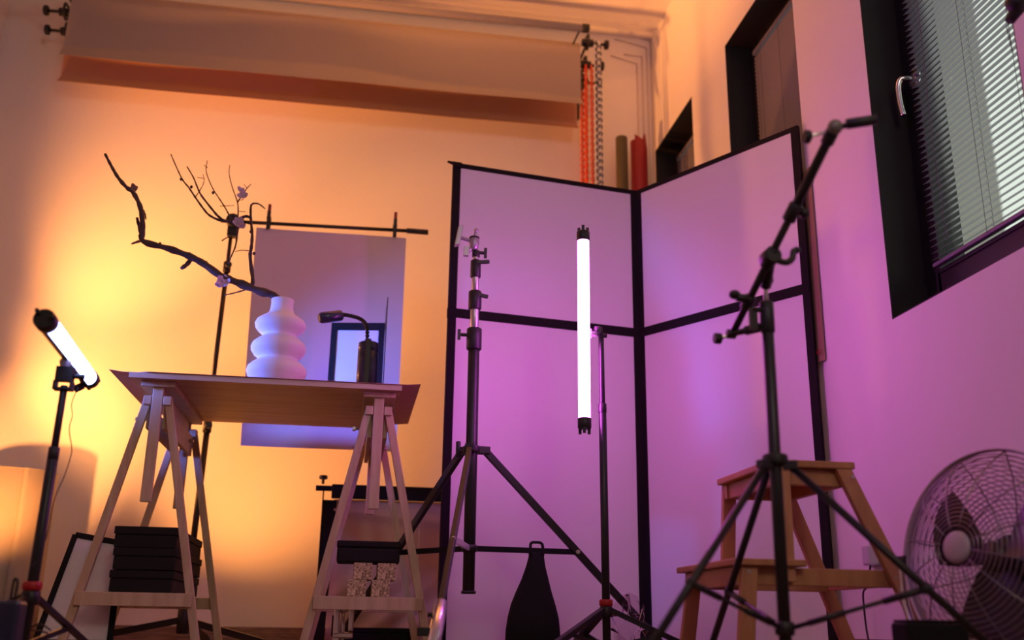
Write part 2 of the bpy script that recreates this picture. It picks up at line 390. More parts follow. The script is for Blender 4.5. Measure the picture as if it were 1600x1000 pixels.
# rolls of paper standing in the corner
g=ay(971,215,4.83)
tg=thing('paper_tube',(g.x,4.83,0),'upright dark olive paper roll in the corner, left of the red roll','paper roll')
MB().lathe((g.x,4.83,0),(0,0,1),[(0,.001),(0,.033),(g.z-.006,.033),(g.z,.030),(g.z+.002,.012),(g.z-.04,.011),(g.z-.04,.001)],28).build('roll',ROLLG,tg)
g=ay(996,222,4.86)
tr=thing('paper_tube',(g.x,4.86,0),'upright red paper roll in the wall corner with a loose curled edge at its top','paper roll')
MB().lathe((g.x,4.86,0),(0,0,1),[(0,.001),(0,.040),(g.z,.040),(g.z,.034),(g.z-.05,.033),(g.z-.05,.001)],28).build('roll',ROLLR,tr)
P=[]
for k in range(13):
    a=-2.2+k*.24; rr=.043+.0012*k
    zt=g.z+.03-.10*(k/12)+(.05 if k in (5,6) else 0)
    P.append([(g.x+rr*math.cos(a),4.86+rr*math.sin(a),zt*q/6) for q in range(7)])
MB().grid(P,(0.0006,0,0)).build('loose_edge',ROLLR,tr)
# ------------------------------------------------------------------ folding V panel
A=V((.335,3.713,0)); Hh=V((1.141,3.839,0)); Bq=V((1.569,3.156,0)); ZT=1.90; ZM=1.258
vp=thing('folding_panel',(Hh.x,Hh.y,0),'tall white two-leaf folding panel with black taped edges standing as a V in the corner','panel')
def leaf(p,q,sgn):
    d=(q-p).normalized(); nrm=V((d.y,-d.x,0)); th=.014
    def slab(u0,u1,z0,z1,o0,o1):
        b=MB(); L=(q-p).length
        pts=[]
        for z in (z0,z1):
            for (u,o) in ((u0,o0),(u1,o0),(u1,o1),(u0,o1)): pts.append(p+d*u+nrm*o+V((0,0,z)))
        b.hexa(pts); return b
    L=(q-p).length
    slab(0,L,0,ZM-.002,-th,0).build('leaf_board',WBOARD,vp); slab(0,L,ZM+.002,ZT,-th,0).build('leaf_board',WBOARD,vp)
    e=.0015; w1=.028
    slab(-.004,w1,0,ZT+.003,-th-e,e).build('edge_tape',TAPE,vp); slab(L-w1,L+.002,0,ZT+.003,-th-e,e).build('edge_tape',TAPE,vp)
    slab(w1,L-w1,ZT-.018,ZT+.003,-th-e,e).build('edge_tape',TAPE,vp); slab(w1,L-w1,0,.02,-th-e,e).build('edge_tape',TAPE,vp)
    slab(-.006,L,ZM-.019,ZM+.019,-th-e*1.5,e*2).build('seam_tape',TAPE,vp)
leaf(A,Hh,1); leaf(Hh,Bq,1)
# small torn flap of tape at the far left top corner
fz=ZT; MB().hexa([A+V((-.03,-.01,fz+.0)),A+V((.03,-.006,fz-.02)),A+V((.03,.004,fz-.02)),A+V((-.03,.0,fz+.0)),A+V((-.028,-.01,fz+.004)),A+V((.03,-.006,fz+.003)),A+V((.03,.004,fz+.003)),A+V((-.028,0,fz+.004))]).build('tape_flap',TAPE,vp)
# cardboard strip on the window wall behind the panel
c0=ax(1252,235,1.585); c1=ax(1284,561,1.585); c2=ax(1261,574,1.585)
P=[]
for k in range(9):
    v=k/8; z=1.72+(.985-1.72)*v
    P.append([(1.592-.0-.012*math.sin(math.pi*u/4)*v,3.30-(3.30-3.125)*u/4 - .02*(1-v)*0,z) for u in range(5)])
cb=thing('cardboard_sheet',(1.59,3.2,.98),'long brown cardboard sheet hanging on the purple wall just behind the panel edge','cardboard')
MB().grid(P,(.003,0,0)).build('sheet',CARDB,cb)
pm=MB()
for k in range(5): pm.box((1.5785,3.20-k*.014,1.004+.002*k),(1.5800,3.192-k*.014,1.018+.002*k))
for k in range(3): pm.box((1.572,3.25+.0*k,1.10+k*.022),(1.5735,3.262,1.112+k*.022))
pm.build('red_print',REDINK,cb)
# ------------------------------------------------------------------ trestles, tabletop, sheet
TZ=.87
def trestle(cx,lab):
    t=thing('trestle',(cx,3.72,0),lab,'trestle','wooden trestles under the tabletop')
    y0,y1=3.42,4.02
    MB().box((cx-.055,3.385,TZ-.036),(cx+.055,4.06,TZ-.018)).build('top_board',PINE,t,.002)
    MB().box((cx-.011,3.40,TZ-.07),(cx+.011,4.04,TZ-.036)).build('top_rail',PINE,t,.002)
    for y,zb in ((y0-.012,.455),(y1+.012,.50)):
        MB().box((cx-.017,y-.010,zb),(cx+.017,y+.010,TZ-.036)).build('sliding_post',PINE,t,.002)
    for y,o in ((y0,-1),(y1,1)):
        MB().box((cx-.045,y-.022,.775),(cx-.019,y+.02,.805)).box((cx+.019,y-.022,.775),(cx+.045,y+.02,.805)).build('cross_block',PINE,t,.002)
        for s in (-1,1):
            MB().beam((cx+s*.034,y,.79),(cx+s*.205,y,0),(.0135,0,0),(0,.010,0)).build('leg',PINE,t,.002)
        hw=.034+.171*(.79-.15)/.79+.004
        yy=y+o*.017
        MB().box((cx-hw,yy-.007,.13),(cx+hw,yy+.007,.172)).build('shelf_bar',PINE,t,.002)
    MB().box((cx-.15,y0+.0,.155),(cx+.15,y0+.13,.1715)).build('shelf_board',PINE,t,.002)
    for s in (-1,1):
        MB().box((cx+s*.019,y0+.012,.70),(cx+s*.034,y1-.012,.775)).build('side_rail',PINE,t,.002)
    for y in (y0+.10,y1-.10):
        k=MB(); k.cyl((cx-.075,y,.745),(cx-.034,y,.745),.004,n=8); k.box((cx-.085,y-.016,.740),(cx-.075,y+.016,.750)); MB().cyl((cx+.034,y,.745),(cx+.05,y,.745),.006,n=8).build('bolt',STEEL,t)
        k.build('bolt',STEEL,t)
    return t
trestle(-.658,'left pine trestle under the tabletop, holding the three dark boxes on its lower bars')
trestle(.075,'right pine trestle under the tabletop, holding chipboard blocks and one dark box')
tt=thing('tabletop',(-.3,3.7,TZ),'thin wooden tabletop laid across the two pine trestles','table')
MB().box((-.745,3.352,TZ-.018),(.147,4.075,TZ)).build('board',PLY,tt,.001)
MB().box((-.747,3.346,TZ-.018),(.149,3.352,TZ+.0)).build('front_edge',PLYE,tt)
P=[]
for k in range(25):
    u=k/24; x=-.815+(.212+.815)*u; z=TZ+.0012
    if x<-.75: z-=.0*(x+.75); z+=((-.75-x)**2)*1.5
    if x>.15: z+=((x-.15)**2)*1.2
    P.append([(x,3.34+.02*(u<.1),z),(x,3.6,z),(x,3.85,z),(x,4.06,z)])
sh=tag(MB().grid(P,(0,0,.0012)).build('thin_sheet',SHEETM,None,origin=(-.3,3.7,TZ)),'thin reddish sheet lying on the tabletop and sticking out past both of its ends','sheet')
# dark boxes on the left trestle
zz=.1725
for k,(dx,dy,lab) in enumerate(((0,0,'dark flat box at the bottom of the stack of three on the left trestle'),(.004,-.006,'dark flat box in the middle of the stack of three on the left trestle'),(-.003,.006,'dark flat box on top of the stack of three on the left trestle'))):
    bx=thing('flat_box',(-.642,3.70,zz),lab,'box','dark flat boxes stacked on the left trestle')
    MB().box((-.737+dx,3.405+dy,zz+.0005),(-.547+dx,3.99+dy,zz+.042)).build('body',FOAMB,bx,.003)
    MB().box((-.740+dx,3.402+dy,zz+.0425),(-.544+dx,3.993+dy,zz+.0675)).build('lid',FOAMB,bx,.003)
    zz+=.0685
# chipboard blocks and box on right trestle
zz=.1725
for k,(xs) in enumerate(((.005,.083),(.022,.100))):
    for j,x in enumerate(xs):
        lab='%s chipboard block of the %s pair under the dark box on the right trestle'%(('left','right')[j],('lower','upper')[k])
        tag(MB().box((x,3.412,zz),(x+.060,3.535,zz+.0535)).build('chipboard_block',CHIP,None,.0015,origin=(x+.03,3.47,zz)),lab,'wood block','chipboard blocks on the right trestle')
    zz+=.054
bx=thing('flat_box',(.07,3.48,zz),'single dark box resting on the chipboard blocks of the right trestle','box')
MB().box((-.036,3.43,zz),(.172,3.535,zz+.050)).build('body',FOAMB,bx,.008); MB().box((-.038,3.428,zz+.0505),(.174,3.537,zz+.072)).build('lid',FOAMB,bx,.006)
# ------------------------------------------------------------------ vase and branch
vy=3.47; vc=ay(433,560,vy); vx=vc.x+.002
prof=[(0,.001),(0,.085),(.006,.092)]
def bulge(zc,h,R,r0): 
    out=[]
    for k in range(13):
        a=-math.pi/2+math.pi*k/12; out.append((zc+math.sin(a)*h/2, r0+(R-r0)*max(math.cos(a),0)**.75))
    return out
prof=[(0,.001),(0,.082),(.004,.088),(.022,.094),(.036,.104),(.054,.110),(.070,.106),(.084,.092),(.094,.076),(.100,.071),(.106,.075),(.117,.089),(.133,.099),(.147,.101),(.162,.095),(.175,.080),(.184,.067),(.190,.062),(.197,.066),(.208,.080),(.222,.091),(.237,.094),(.252,.087),(.264,.070),(.273,.055),(.283,.046),(.298,.042),(.320,.041),(.334,.0425),(.336,.040),(.32,.036),(.27,.034),(.25,.001)]
k_=(ay(436,468,vy).z-TZ-.0024)/.336
prof=[(t*k_,r*k_) for t,r in prof]
va=thing('vase',(vx,vy,TZ+.0024),'white ceramic vase of three stacked bulging rings on the tabletop, holding a bare branch','vase')
vb=MB().lathe((vx,vy,TZ+.0026),(0,0,1),prof,56).build('body',CERAM,va)
br=thing('branch',(vx,vy,1.2),'bare dark branch with a few pale blossoms leaning left out of the white vase','branch')
by=vy
def bp(l,dy=0): return [ay(p[0],p[1],by+dy*(i/(max(len(l)-1,1)))) for i,p in enumerate(l)]
main=[V((vx+.004,vy,TZ+.20))]+bp([(432,467),(405,455),(370,441),(345,431),(318,412),(295,400),(262,388),(224,377),(223,360),(222,340),(218,320),(208,301),(197,292),(185,278),(177,265),(170,252),(164,240)],-.12)
S=smooth(main,4); R=[]
for i in range(len(S)):
    u=i/(len(S)-1); R.append((.015*(1-u)+.0032*u+.001)*(1+.14*math.sin(i*1.9)+.08*math.sin(i*4.7)))
MB().tube(S,R,10).build('stem',BARK,br)
tw=[([(222,376),(214,378),(206,381)],.006,.003,-.06),([(221,372),(218,358),(214,340)],.006,.005,-.06),([(224,329),(227,336),(228,343)],.004,.002,-.08),([(300,403),(292,413),(284,419)],.009,.007,-.05),([(297,402),(296,396)],.006,.005,-.05),
([(388,448),(395,441),(391,402),(393,385),(394,366),(392,342),(392,323),(396,318),(405,319),(414,326)],.008,.0022,0),
([(392,340),(384,338),(376,341),(360,345),(346,345),(328,337),(317,325),(305,308),(295,293),(286,282),(277,264),(267,241)],.006,.002,0),
([(350,345),(341,338),(333,329),(315,306),(309,294),(302,277),(292,260)],.005,.002,-.05),
([(365,348),(360,340),(352,325),(343,311),(335,299),(328,285),(322,267),(324,251)],.003,.0014,0),
([(306,307),(315,293),(319,282),(317,272)],.0018,.001,0),([(319,279),(308,277)],.0013,.001,0),([(324,262),(319,258)],.0013,.001,0),
([(371,340),(372,334),(371,316),(363,293),(358,272),(359,258)],.003,.0012,.05),([(371,316),(380,303),(386,294),(392,288)],.0028,.0014,.05),([(386,294),(381,288)],.0015,.001,.05),
([(344,322),(366,321)],.0014,.001,0),([(372,330),(384,331)],.0014,.001,0),([(376,313),(381,311)],.0014,.001,0),
([(372,350),(371,363),(368,384),(362,399),(357,412)],.004,.002,.05),([(351,461),(365,458),(383,453)],.002,.003,0),([(367,393),(378,391),(391,392)],.0013,.0016,0),([(347,376),(353,372),(359,369)],.0025,.0015,.04),([(386,349),(392,350)],.002,.003,0)]
for l,r0,r1,dy in tw:
    s=smooth(bp(l,dy),4); rr=[a*(1+.15*math.sin(i*2.3)) for i,a in enumerate(rad(r0,r1,len(s)))]
    MB().tube(s,rr,7).build('twig',BARK,br)
for px,py in ((187,281),(283,280),(299,292),(223,352),(322,410),(397,396),(392,362),(333,301),(250,381),(270,394)):
    MB().ball(ay(px,py,by-.03),.0055,8,(1,1,1.2)).build('bud',BARK,br)
def blossom(px,py,r,m,n=5,nm='blossom'):
    c=ay(px,py,by-.035); g=MB()
    for k in range(n):
        a=2*math.pi*k/n+random.random()*.5; t=V((math.cos(a),-.5+random.random()*.6,math.sin(a))).normalized(); sd=t.cross(V((0,1,0))).normalized(); P=[]
        for i in range(4):
            u=i/3; wd=r*.55*math.sin(math.pi*(.15+.75*u)); q=c+t*r*u+V((0,-.25*r*u*u+.2*r*math.sin(u*3),0))
            P.append([q-sd*wd+V((0,r*.15,0)),q,q+sd*wd+V((0,r*.15,0))])
        g.grid(P,(0,.0008,0))
    g.ball(c,r*.2,8); g.build(nm,m,br)
blossom(209,294,.017,PETALD,4,'bud'); blossom(379,304,.020,PETAL,4); blossom(376,296,.014,PETAL,3); blossom(373,347,.021,PETAL,6); blossom(378,352,.015,PETAL,5); blossom(349,439,.024,PETAL,6); blossom(343,443,.017,PETAL,4)
# ------------------------------------------------------------------ framed board, gooseneck lamp, thin panel on table
pa=az(516,508,1.165); pb=az(599,502,1.185); zt=1.17
fb=thing('framed_board',((pa.x+pb.x)/2,(pa.y+pb.y)/2,TZ),'small pale board in a black frame standing on the tabletop behind the gooseneck lamp','board')
pa=V((pa.x,3.90,0)); pa.x=ay(516,540,3.90).x; pb=V((ay(600,540,3.86).x,3.86,0))
def quadbox(p,q,z0,z1,t,n_): 
    d=(q-p).normalized(); nn=V((d.y,-d.x,0)).normalized()*t
    return MB().hexa([p+V((0,0,z0)),q+V((0,0,z0)),q-nn+V((0,0,z0)),p-nn+V((0,0,z0)),p+V((0,0,z1)),q+V((0,0,z1)),q-nn+V((0,0,z1)),p-nn+V((0,0,z1))])
za=ay(516,508,3.90).z; zb_=ay(600,501,3.86).z; ztop=(za+zb_)/2; z0=TZ+.0026
d=(pb-pa).normalized(); L=(pb-pa).length; fw=.024
quadbox(pa+d*fw*.8,pb-d*fw*.8,z0+.01,ztop-.02,.004,0).build('panel',BBOARD,fb)
nn=V((d.y,-d.x,0))*.004
for (u0,u1,a,b_) in ((0,fw,z0,ztop),(L-fw,L,z0,ztop),(fw,L-fw,ztop-fw*1.3,ztop),(fw,L-fw,z0,z0+fw)):
    quadbox(pa+d*u0+nn,pa+d*u1+nn,a,b_,.012,0).build('frame',BLKM,fb,.001)
e0=ay(605,474,3.66); e1=ay(604,598,3.66)
tp=tag(MB().box((e0.x-.002,3.58,z0),(e0.x+.001,3.76,e0.z)).build('folded_card',WFRAME,None,origin=(e0.x,3.67,TZ)),'thin dark upright panel seen edge-on at the right end of the tabletop','panel')
lc=ay(573,590,3.60); lt=ay(573,535,3.60)
gl=thing('gooseneck_lamp',(lc.x,3.60,TZ),'dark gooseneck desk lamp with a cylindrical body on the tabletop','lamp')
MB().lathe((lc.x,3.60,z0),(0,0,1),[(0,.001),(0,.038),(lt.z-z0-.040,.038),(lt.z-z0-.039,.0365),(lt.z-z0-.036,.0365),(lt.z-z0-.035,.038),(lt.z-z0-.004,.037),(lt.z-z0,.030),(lt.z-z0+.002,.001)],36).build('body',NAVY,gl)
MB().box((lc.x-.010,3.5555,z0+.02),(lc.x+.008,3.563,lt.z+.004)).build('spine',BLACK,gl,.002)
gp=[(573,536),(574,522),(573,510),(568,502),(560,497),(550,494),(540,492),(532,491)]
gs=smooth([ay(p[0],p[1],3.585) for p in gp],5); g=MB().tube(gs,.0048,8)
for i in range(0,len(gs),2): g.ball(gs[i],.0082,10)
g.build('gooseneck',BLACK,gl)
g=MB(); a_=ay(535,493,3.585); b_=ay(499,497,3.56); g.cyl(a_,b_,.021,.021,24,.3); lh=g.build('lamp_head',NAVY,gl)
MB().cyl(b_+(a_-b_)*.04,b_-(a_-b_)*.02,.017,.017,20).build('lamp_lens',BLACK,lh)
# ------------------------------------------------------------------ paper backdrop on stand
sy=4.32
ps=thing('backdrop_stand',(-.63,sy,0),'black stand with a side arm behind the table, carrying the hanging card','stand')
t0=ay(363,350,sy); t1=ay(288,960,sy)
def onp(py): 
    u=(py-350)/610; return t0.lerp(t1,u)
MB().tube([t0,onp(430)],.0085,12).build('pole',BMET,ps); MB().tube([onp(425),onp(690)],.0105,12).build('pole',BMET,ps); MB().tube([onp(680),t1],.013,12).build('pole',BMET,ps)
for py,r in ((425,.017),(685,.018)): MB().cyl(onp(py-9),onp(py+9),r).cyl(onp(py)+V((.01,-.03,0)),onp(py)+V((.0,0,0)),.006).cyl(onp(py)+V((.012,-.045,0)),onp(py)+V((.01,-.03,0)),.014).build('collar',BLACK,ps)
MB().cyl(t1+V((0,0,-.075)),t1+V((0,0,.03)),.026).build('hub',BLACK,ps)
for a in (200,325,80):
    a=math.radians(a); e=V((t1.x+.40*math.cos(a),t1.y+.40*math.sin(a)*.6,.012)); s0=t1+V((0,0,-.02)); MB().bar(s0,e,.016,.026).build('leg',BMET,ps)
    MB().ball(e,.014,8).build('foot',BLACK,ps)
hb=ay(365,348,sy-.015); g=MB().cyl(hb+V((0,.035,0)),hb+V((0,-.045,0)),.030); g.box(hb+V((-.022,-.02,-.07)),hb+V((.022,.02,.01))); g.build('arm_clamp',BLACK,ps,.004)
ba=ay(345,345,sy-.03); bb=ay(642,361,sy-.03); bc=ay(669,363,sy-.03)
MB().tube([ba,bb],.0085,12).build('arm',BMET,ps); MB().cyl(bb-V((.02,0,0)),bc,.0125).build('arm_grip',BLACK,ps)
hc=thing('hanging_card',(-.15,sy-.03,1.74),'large pinkish card clipped to the black arm and hanging behind the table','card')
P=[]
x0=ay(401,352,sy-.03).x-.0; x1=ay(635,366,sy-.03).x; z1=ay(402,354,sy-.03).z-.005; z0_=ay(378,697,sy-.03).z
for k in range(13):
    v=k/12; P.append([(x0+(.028 if 1 else 0)*0+ (x1-x0)*u/6 + (.022*v if u==0 else .018*v*(1-u/6)), sy-.032-.02*math.sin(v*2.6)+.004*math.sin(u),z1+(z0_-z1)*v) for u in range(7)])
MB().grid(P,(0,.001,0)).build('sheet',CARD,hc)
for i,(px,py) in enumerate(((420,346),(617,358))):
    c=ay(px,py,sy-.03); cl=thing('spring_clip',tuple(c),('left','right')[i]+' black spring clip with a red tip clamping the card to the arm','clip','spring clips on the backdrop arm')
    g=MB(); g.box(c+V((-.008,-.022,-.045)),c+V((.008,-.012,.045))); g.box(c+V((-.008,.012,-.045)),c+V((.008,.020,.03))); g.box(c+V((-.010,-.018,.008)),c+V((.010,.018,.016)))
    g.build('jaw',BLACK,cl,.002); MB().box(c+V((-.007,-.020,.03)),c+V((.007,-.008,.078))).build('handle',MAROON,cl,.003)
# ------------------------------------------------------------------ rolled white sheet at the left
dc=V((-1.41,4.45,0)); dr=.185; zt=.672; P=[]
for k in range(57):
    a=math.radians(-58+ k*(410/56)); rr=dr-(.012*(k/56)); P.append([(dc.x+rr*math.cos(a),dc.y+rr*math.sin(a),z) for z in (0,.2,.45,zt)])
rl=thing('rolled_sheet',(dc.x,dc.y,0),'pale sheet rolled into a wide cylinder standing by the wall at the far left','roll')
MB().grid(P,(0,.0,0)).build('sheet',SHADE,rl).modifiers.new('Solidify','SOLIDIFY').thickness=.003
# ------------------------------------------------------------------ left lamp stand with blue tube
def slim_stand(base, zc, segs, lab, azs, r, lean=(0,0), legth=.018):
    bx,by_=base; s=thing('light_stand',(bx,by_,0),lab,'stand','slim black light stands with red collars')
    def pt(z): u=(z-zc)/1.0; return V((bx+lean[0]*u,by_+lean[1]*u,z))
    for k,(za,zb2,rr) in enumerate(segs):
        MB().cyl(pt(za),pt(zb2),rr,bev=.1).build('pole',BMET,s)
        if k: MB().cyl(pt(za-.012),pt(za+.02),rr*1.5).build('lock_ring',BLACK,s)
    MB().cyl(pt(zc-.008),pt(zc+.012),.021).build('red_collar',REDP,s)['label']='red plastic collar'
    MB().cyl(pt(zc-.04),pt(zc-.008),.020).build('hub',BLACK,s)
    for a in azs:
        a=math.radians(a); e=V((bx+r*math.cos(a),by_+r*math.sin(a),.012)); s0=pt(zc-.02)+V((.016*math.cos(a),.016*math.sin(a),0))
        lg=MB().bar(s0,e,legth,legth*.8).build('leg',BMET,s); MB().ball(e,.013,8,(1,1,.9)).build('foot',BLACK,lg)
        mid=s0.lerp(e,.55); MB().bar(mid,pt(.03),.008,.012).build('brace',BMET,s)
    return s
ls=slim_stand((-.708,2.5),.158,[(.02,.46,.0125),(.46,.63,.0085)],'slim black light stand at the left edge holding the blue-white tube lamp',(262,72,166),.30,(.01,0),.014)
pt_=ay(102,585,2.5)
h=MB(); h.box(pt_+V((-.02,-.012,-.018)),pt_+V((.02,.012,.018))); h.box(pt_+V((-.022,-.014,-.035)),pt_+V((-.016,.014,-.018))); h.box(pt_+V((.016,-.014,-.035)),pt_+V((.022,.014,-.018))); h.box(pt_+V((-.022,-.014,-.040)),pt_+V((.022,.014,-.034)))
h.cyl(pt_+V((.02,0,-.004)),pt_+V((.045,0,-.004)),.006); h.build('tilt_head',BLACK,ls,.002)
def led_tube(a,b,r,m,lab,facing,arc=300,clampm=BLACK):
    t=thing('tube_lamp',tuple((a+b)/2),lab,'lamp','glowing tube lamps')
    d=(b-a).normalized(); f=(V(facing)-d*V(facing).dot(d)).normalized(); w_=d.cross(f)
    n=24; P=[];Q=[]
    h_=math.radians(arc/2)
    for k in range(n+1):
        an=-h_+2*h_*k/n; o_=(f*math.cos(an)+w_*math.sin(an))*r; P.append([a+d*.03+o_,b-d*.03+o_])
    MB().grid(P).build('diffuser',m,t)
    for k in range(9):
        an=h_+(2*math.pi-2*h_)*k/8; o_=(f*math.cos(an)+w_*math.sin(an))*r*1.01; Q.append([a+d*.02+o_,b-d*.02+o_])
    MB().grid(Q).build('back_rail',BMET,t)
    for p,s_ in ((a,1),(b,-1)):
        g=MB(); g.cyl(p+d*s_*.004,p+d*s_*.040,r*1.12,n=24)
        for an in (0,2.09,4.19): 
            o_=(f*math.cos(an)+w_*math.sin(an))*r*.85; g.bar(p+o_+d*s_*.006,p+o_-d*s_*.012,r*.5,r*.35,f)
        g.build('end_cap',BLACK,t)
    return t
ta=ay(68,497,2.22); tb=ay(142,595,2.78)
bt=led_tube(ta,tb,.0215,TUBEB,'blue-white glowing tube lamp tilted on the stand at the left edge',(.95,.25,.28),200)
tm_=(ta+tb)/2
g=MB(); g.tube([pt_+V((0,0,.016)),tm_+V((-.012,0,-.018))],.010,10); g.ball(pt_+V((-.004,0,.03)),.014); g.build('clamp',WPLAS,bt)
g=MB().cyl(tb+V((-.01,-.03,-.02)),tb+V((-.03,-.035,-.034)),.010); g.build('plug',BLACK,bt)
cp=[(122,605),(112,630),(113,650),(108,670),(112,700),(110,715),(100,745),(85,780),(75,830),(62,868)]
pts=[ay(p[0],p[1],2.68-.02*i) for i,p in enumerate(cp)]+[V((-.71,2.475,.20))]
tag(MB().tube(smooth(pts),.0013,5).build('power_cable',CABLE,None,origin=pts[0]),'thin cable hanging from the lower end of the blue-white tube lamp','cable')
# small black pouch with loop at left bottom edge
q=ay(12,960,2.33); pc=thing('battery_pouch',(q.x,2.33,0),'small black case with a loop handle at the bottom left edge of the view','case')
MB().box((q.x-.055,2.30,0),(q.x+.030,2.36,ay(10,938,2.33).z)).build('body',NAVY,pc,.008)
lp=[ay(p[0],p[1],2.33) for p in ((16,940),(20,915),(23,905),(27,906),(27,915),(22,940))]
MB().tube(smooth(lp),.003,8).build('loop_handle',BLACK,pc)
pts=[ay(*p,2.5) for p in ((70,985),(50,975),(30,990),(45,1000),(65,990),(28,983))]; pts=[V((p.x,p.y+.05,max(p.z,.012)+.0*i)) for i,p in enumerate(pts)]
tag(MB().tube(smooth(pts,6),.0022,6).build('cable_tangle',CABLE,None,origin=pts[0]),'loose tangle of thin dark cable around the foot of the left stand','cable')
# framed card leaning beside left trestle
TL,TR,BL,BR=ay(118,836,3.62),ay(190,849,3.62),ay(52,1010,3.50),ay(170,1012,3.50)
BL.z=BR.z=.004; lf=thing('framed_card',tuple((BL+BR)/2),'white card in a black frame leaning behind the front legs of the left trestle','board')
nrm=((TR-TL).cross(BL-TL)).normalized()
if nrm.y<0: nrm=-nrm
MB().hexa([BL,BR,TR,TL,BL+nrm*.006,BR+nrm*.006,TR+nrm*.006,TL+nrm*.006]).build('panel',WBOARD,lf)
def strip(p,q,w): 
    g=MB(); g.bar(p+nrm*.002,q+nrm*.002,w,.014,nrm); return g
for p,q in ((TL,TR),(TL,BL),(TR,BR),(BL+V((0,0,.012)),BR+V((0,0,.012)))): strip(p,q,.018).build('frame',BLKM,lf)
# ------------------------------------------------------------------ black frame reflector behind right trestle
ry=4.34
rf=thing('reflector_frame',(.1,ry,0),'black framed reflector with wrinkled cloth between the right trestle and the folding panel','reflector')
l0=ay(494,758,ry); l1=ay(526,763,ry); l2=ay(700,784,ry); xl=l0.x; zt=ay(600,771,ry).z
MB().bar((xl,ry-.01,zt+.012),(.60,ry-.01,zt+.012),.014,.022).build('top_bar',BLKM,rf)
MB().box((l1.x-.02,ry-.022,zt-.03),(.62,ry-.004,zt+.03)).build('top_sleeve',BLKM,rf,.003)
kx=ay(505,752,ry).x; MB().cyl((kx,ry-.01,zt+.03),(kx,ry-.01,zt+.05),.006).cyl((kx,ry-.01,zt+.05),(kx,ry-.01,zt+.066),.018).build('thumb_knob',BLACK,rf)
pl=ay(503,790,ry); pr=ay(526,790,ry)
MB().hexa([(pl.x,ry,0),(pl.x+.045,ry,0),(pl.x+.045,ry+.02,0),(pl.x,ry+.02,0),(pl.x,ry,zt-.035),(pr.x,ry,zt-.035),(pr.x,ry+.02,zt-.035),(pl.x,ry+.02,zt-.035)]).build('side_sleeve',BLKM,rf,.003)
MB().box((pl.x,ry-.016,zt-.07),(pl.x+.006,ry-.004,zt+.012)).build('strap',BLKM,rf)
P=[]
for k in range(41):
    v=k/40; row=[]
    for j in range(41):
        u=j/40; x=pl.x+.05+(.62-pl.x-.05)*u; z=(zt-.03)*(1-v)+.02*v
        fold=max(0,v-.45)*(.035*math.sin((u*1.0+v*1.1)*26)*(1-.65*u))+.006*math.sin(u*5+v*3)+.012*math.exp(-((v-.08-.1*u)/.03)**2)
        row.append((x,ry+.012-fold,z))
    P.append(row)
MB().grid(P,(0,.001,0)).build('cloth',FABR,rf)
MB().tube([(ay(656,800,ry-.03).x,ry-.02,zt-.07),(ay(654,850,ry-.03).x,ry-.045,.30),(ay(652,900,ry-.03).x,ry-.045,.12)],.002,6).build('draw_cord',WPLAS,rf)
cs=thing('equipment_case',(.07,4.14,0),'low black case on the floor behind the right trestle','case')
zc_=ay(590,981,4.08).z
MB().box((ay(532,981,4.08).x,4.08,0),(ay(646,981,4.08).x,4.20,zc_-.02)).build('body',BLKM,cs,.004); MB().box((ay(532,981,4.08).x,4.078,zc_-.019),(ay(646,981,4.08).x,4.202,zc_)).build('lid',BLKM,cs,.003)
def clamp_obj(px,py,y,lab,sc=1.0,par=None):
    c=ay(px,py,y); k=thing('grip_clamp',tuple(c),lab,'clamp') if par is None else par
    g=MB(); g.box(c+V((-.022,-.012,-.03))*sc,c+V((-.008,.012,.03))*sc); g.box(c+V((.012,-.010,-.02))*sc,c+V((.024,.010,.03))*sc); g.box(c+V((-.022,-.012,-.035))*sc,c+V((.024,.012,-.022))*sc); g.build('clamp_jaw',CHROME,k,.003*sc)
    g=MB(); g.cyl(c+V((.0,0,-.05))*sc,c+V((.0,0,.02))*sc,.005*sc); g.bar(c+V((-.018,0,-.05))*sc,c+V((.018,0,-.05))*sc,.006*sc,.006*sc); g.ball(c+V((0,0,.03))*sc,.012*sc); g.build('clamp_screw',CHROME,k)
    return k
q=clamp_obj(536,972,3.62,'chrome grip clamp near the floor inside the right trestle',1.5)
q2=ay(523,985,3.62); MB().box(q2+V((-.012,-.01,-.02)),q2+V((.014,.01,.05))).build('clamp_pad',BLACK,q,.003)
MB().bar(V((q2.x+.005,3.62,0)),V((q2.x+.005,3.62,q2.z)),.02,.02).build('clamp_post',CHROME,q)
# ------------------------------------------------------------------ heavy stand in the middle
cy=3.3; cx=ay(737,703,3.3).x; KR=1.12
hs=thing('heavy_light_stand',(cx,cy,0),'tall heavy black tripod stand in the middle with a chrome clamp on its top','stand')
Z=lambda px,py: ay(px,py,cy).z
def hx(z): return cx-.004*(z-.6)
zb=Z(730,925); 
def pc_(z): return V((hx(z),cy,z))
MB().cyl(pc_(zb),pc_(Z(737,520)),.0175*KR,n=20,bev=.05).build('lower_column',BMET,hs)
MB().cyl(pc_(zb-.006),pc_(zb+.004),.022*KR,n=20).build('column_cap',BLACK,hs)
MB().cyl(pc_(Z(737,547)),pc_(Z(738,513)),.0235*KR,n=20).build('lock_collar',BLACK,hs)
MB().cyl(pc_(Z(738,520)),pc_(Z(740,462)),.0135*KR,n=20,bev=.02).build('middle_column',STEEL,hs)
MB().cyl(pc_(Z(740,484)),pc_(Z(740,455)),.0205*KR,n=20).build('lock_collar',BLACK,hs)
MB().cyl(pc_(Z(740,458)),pc_(Z(742,412)),.0115*KR,n=20,bev=.02).build('upper_column',STEEL,hs)
MB().cyl(pc_(Z(742,434)),pc_(Z(743,407)),.0165*KR,n=20).build('lock_collar',BLACK,hs)
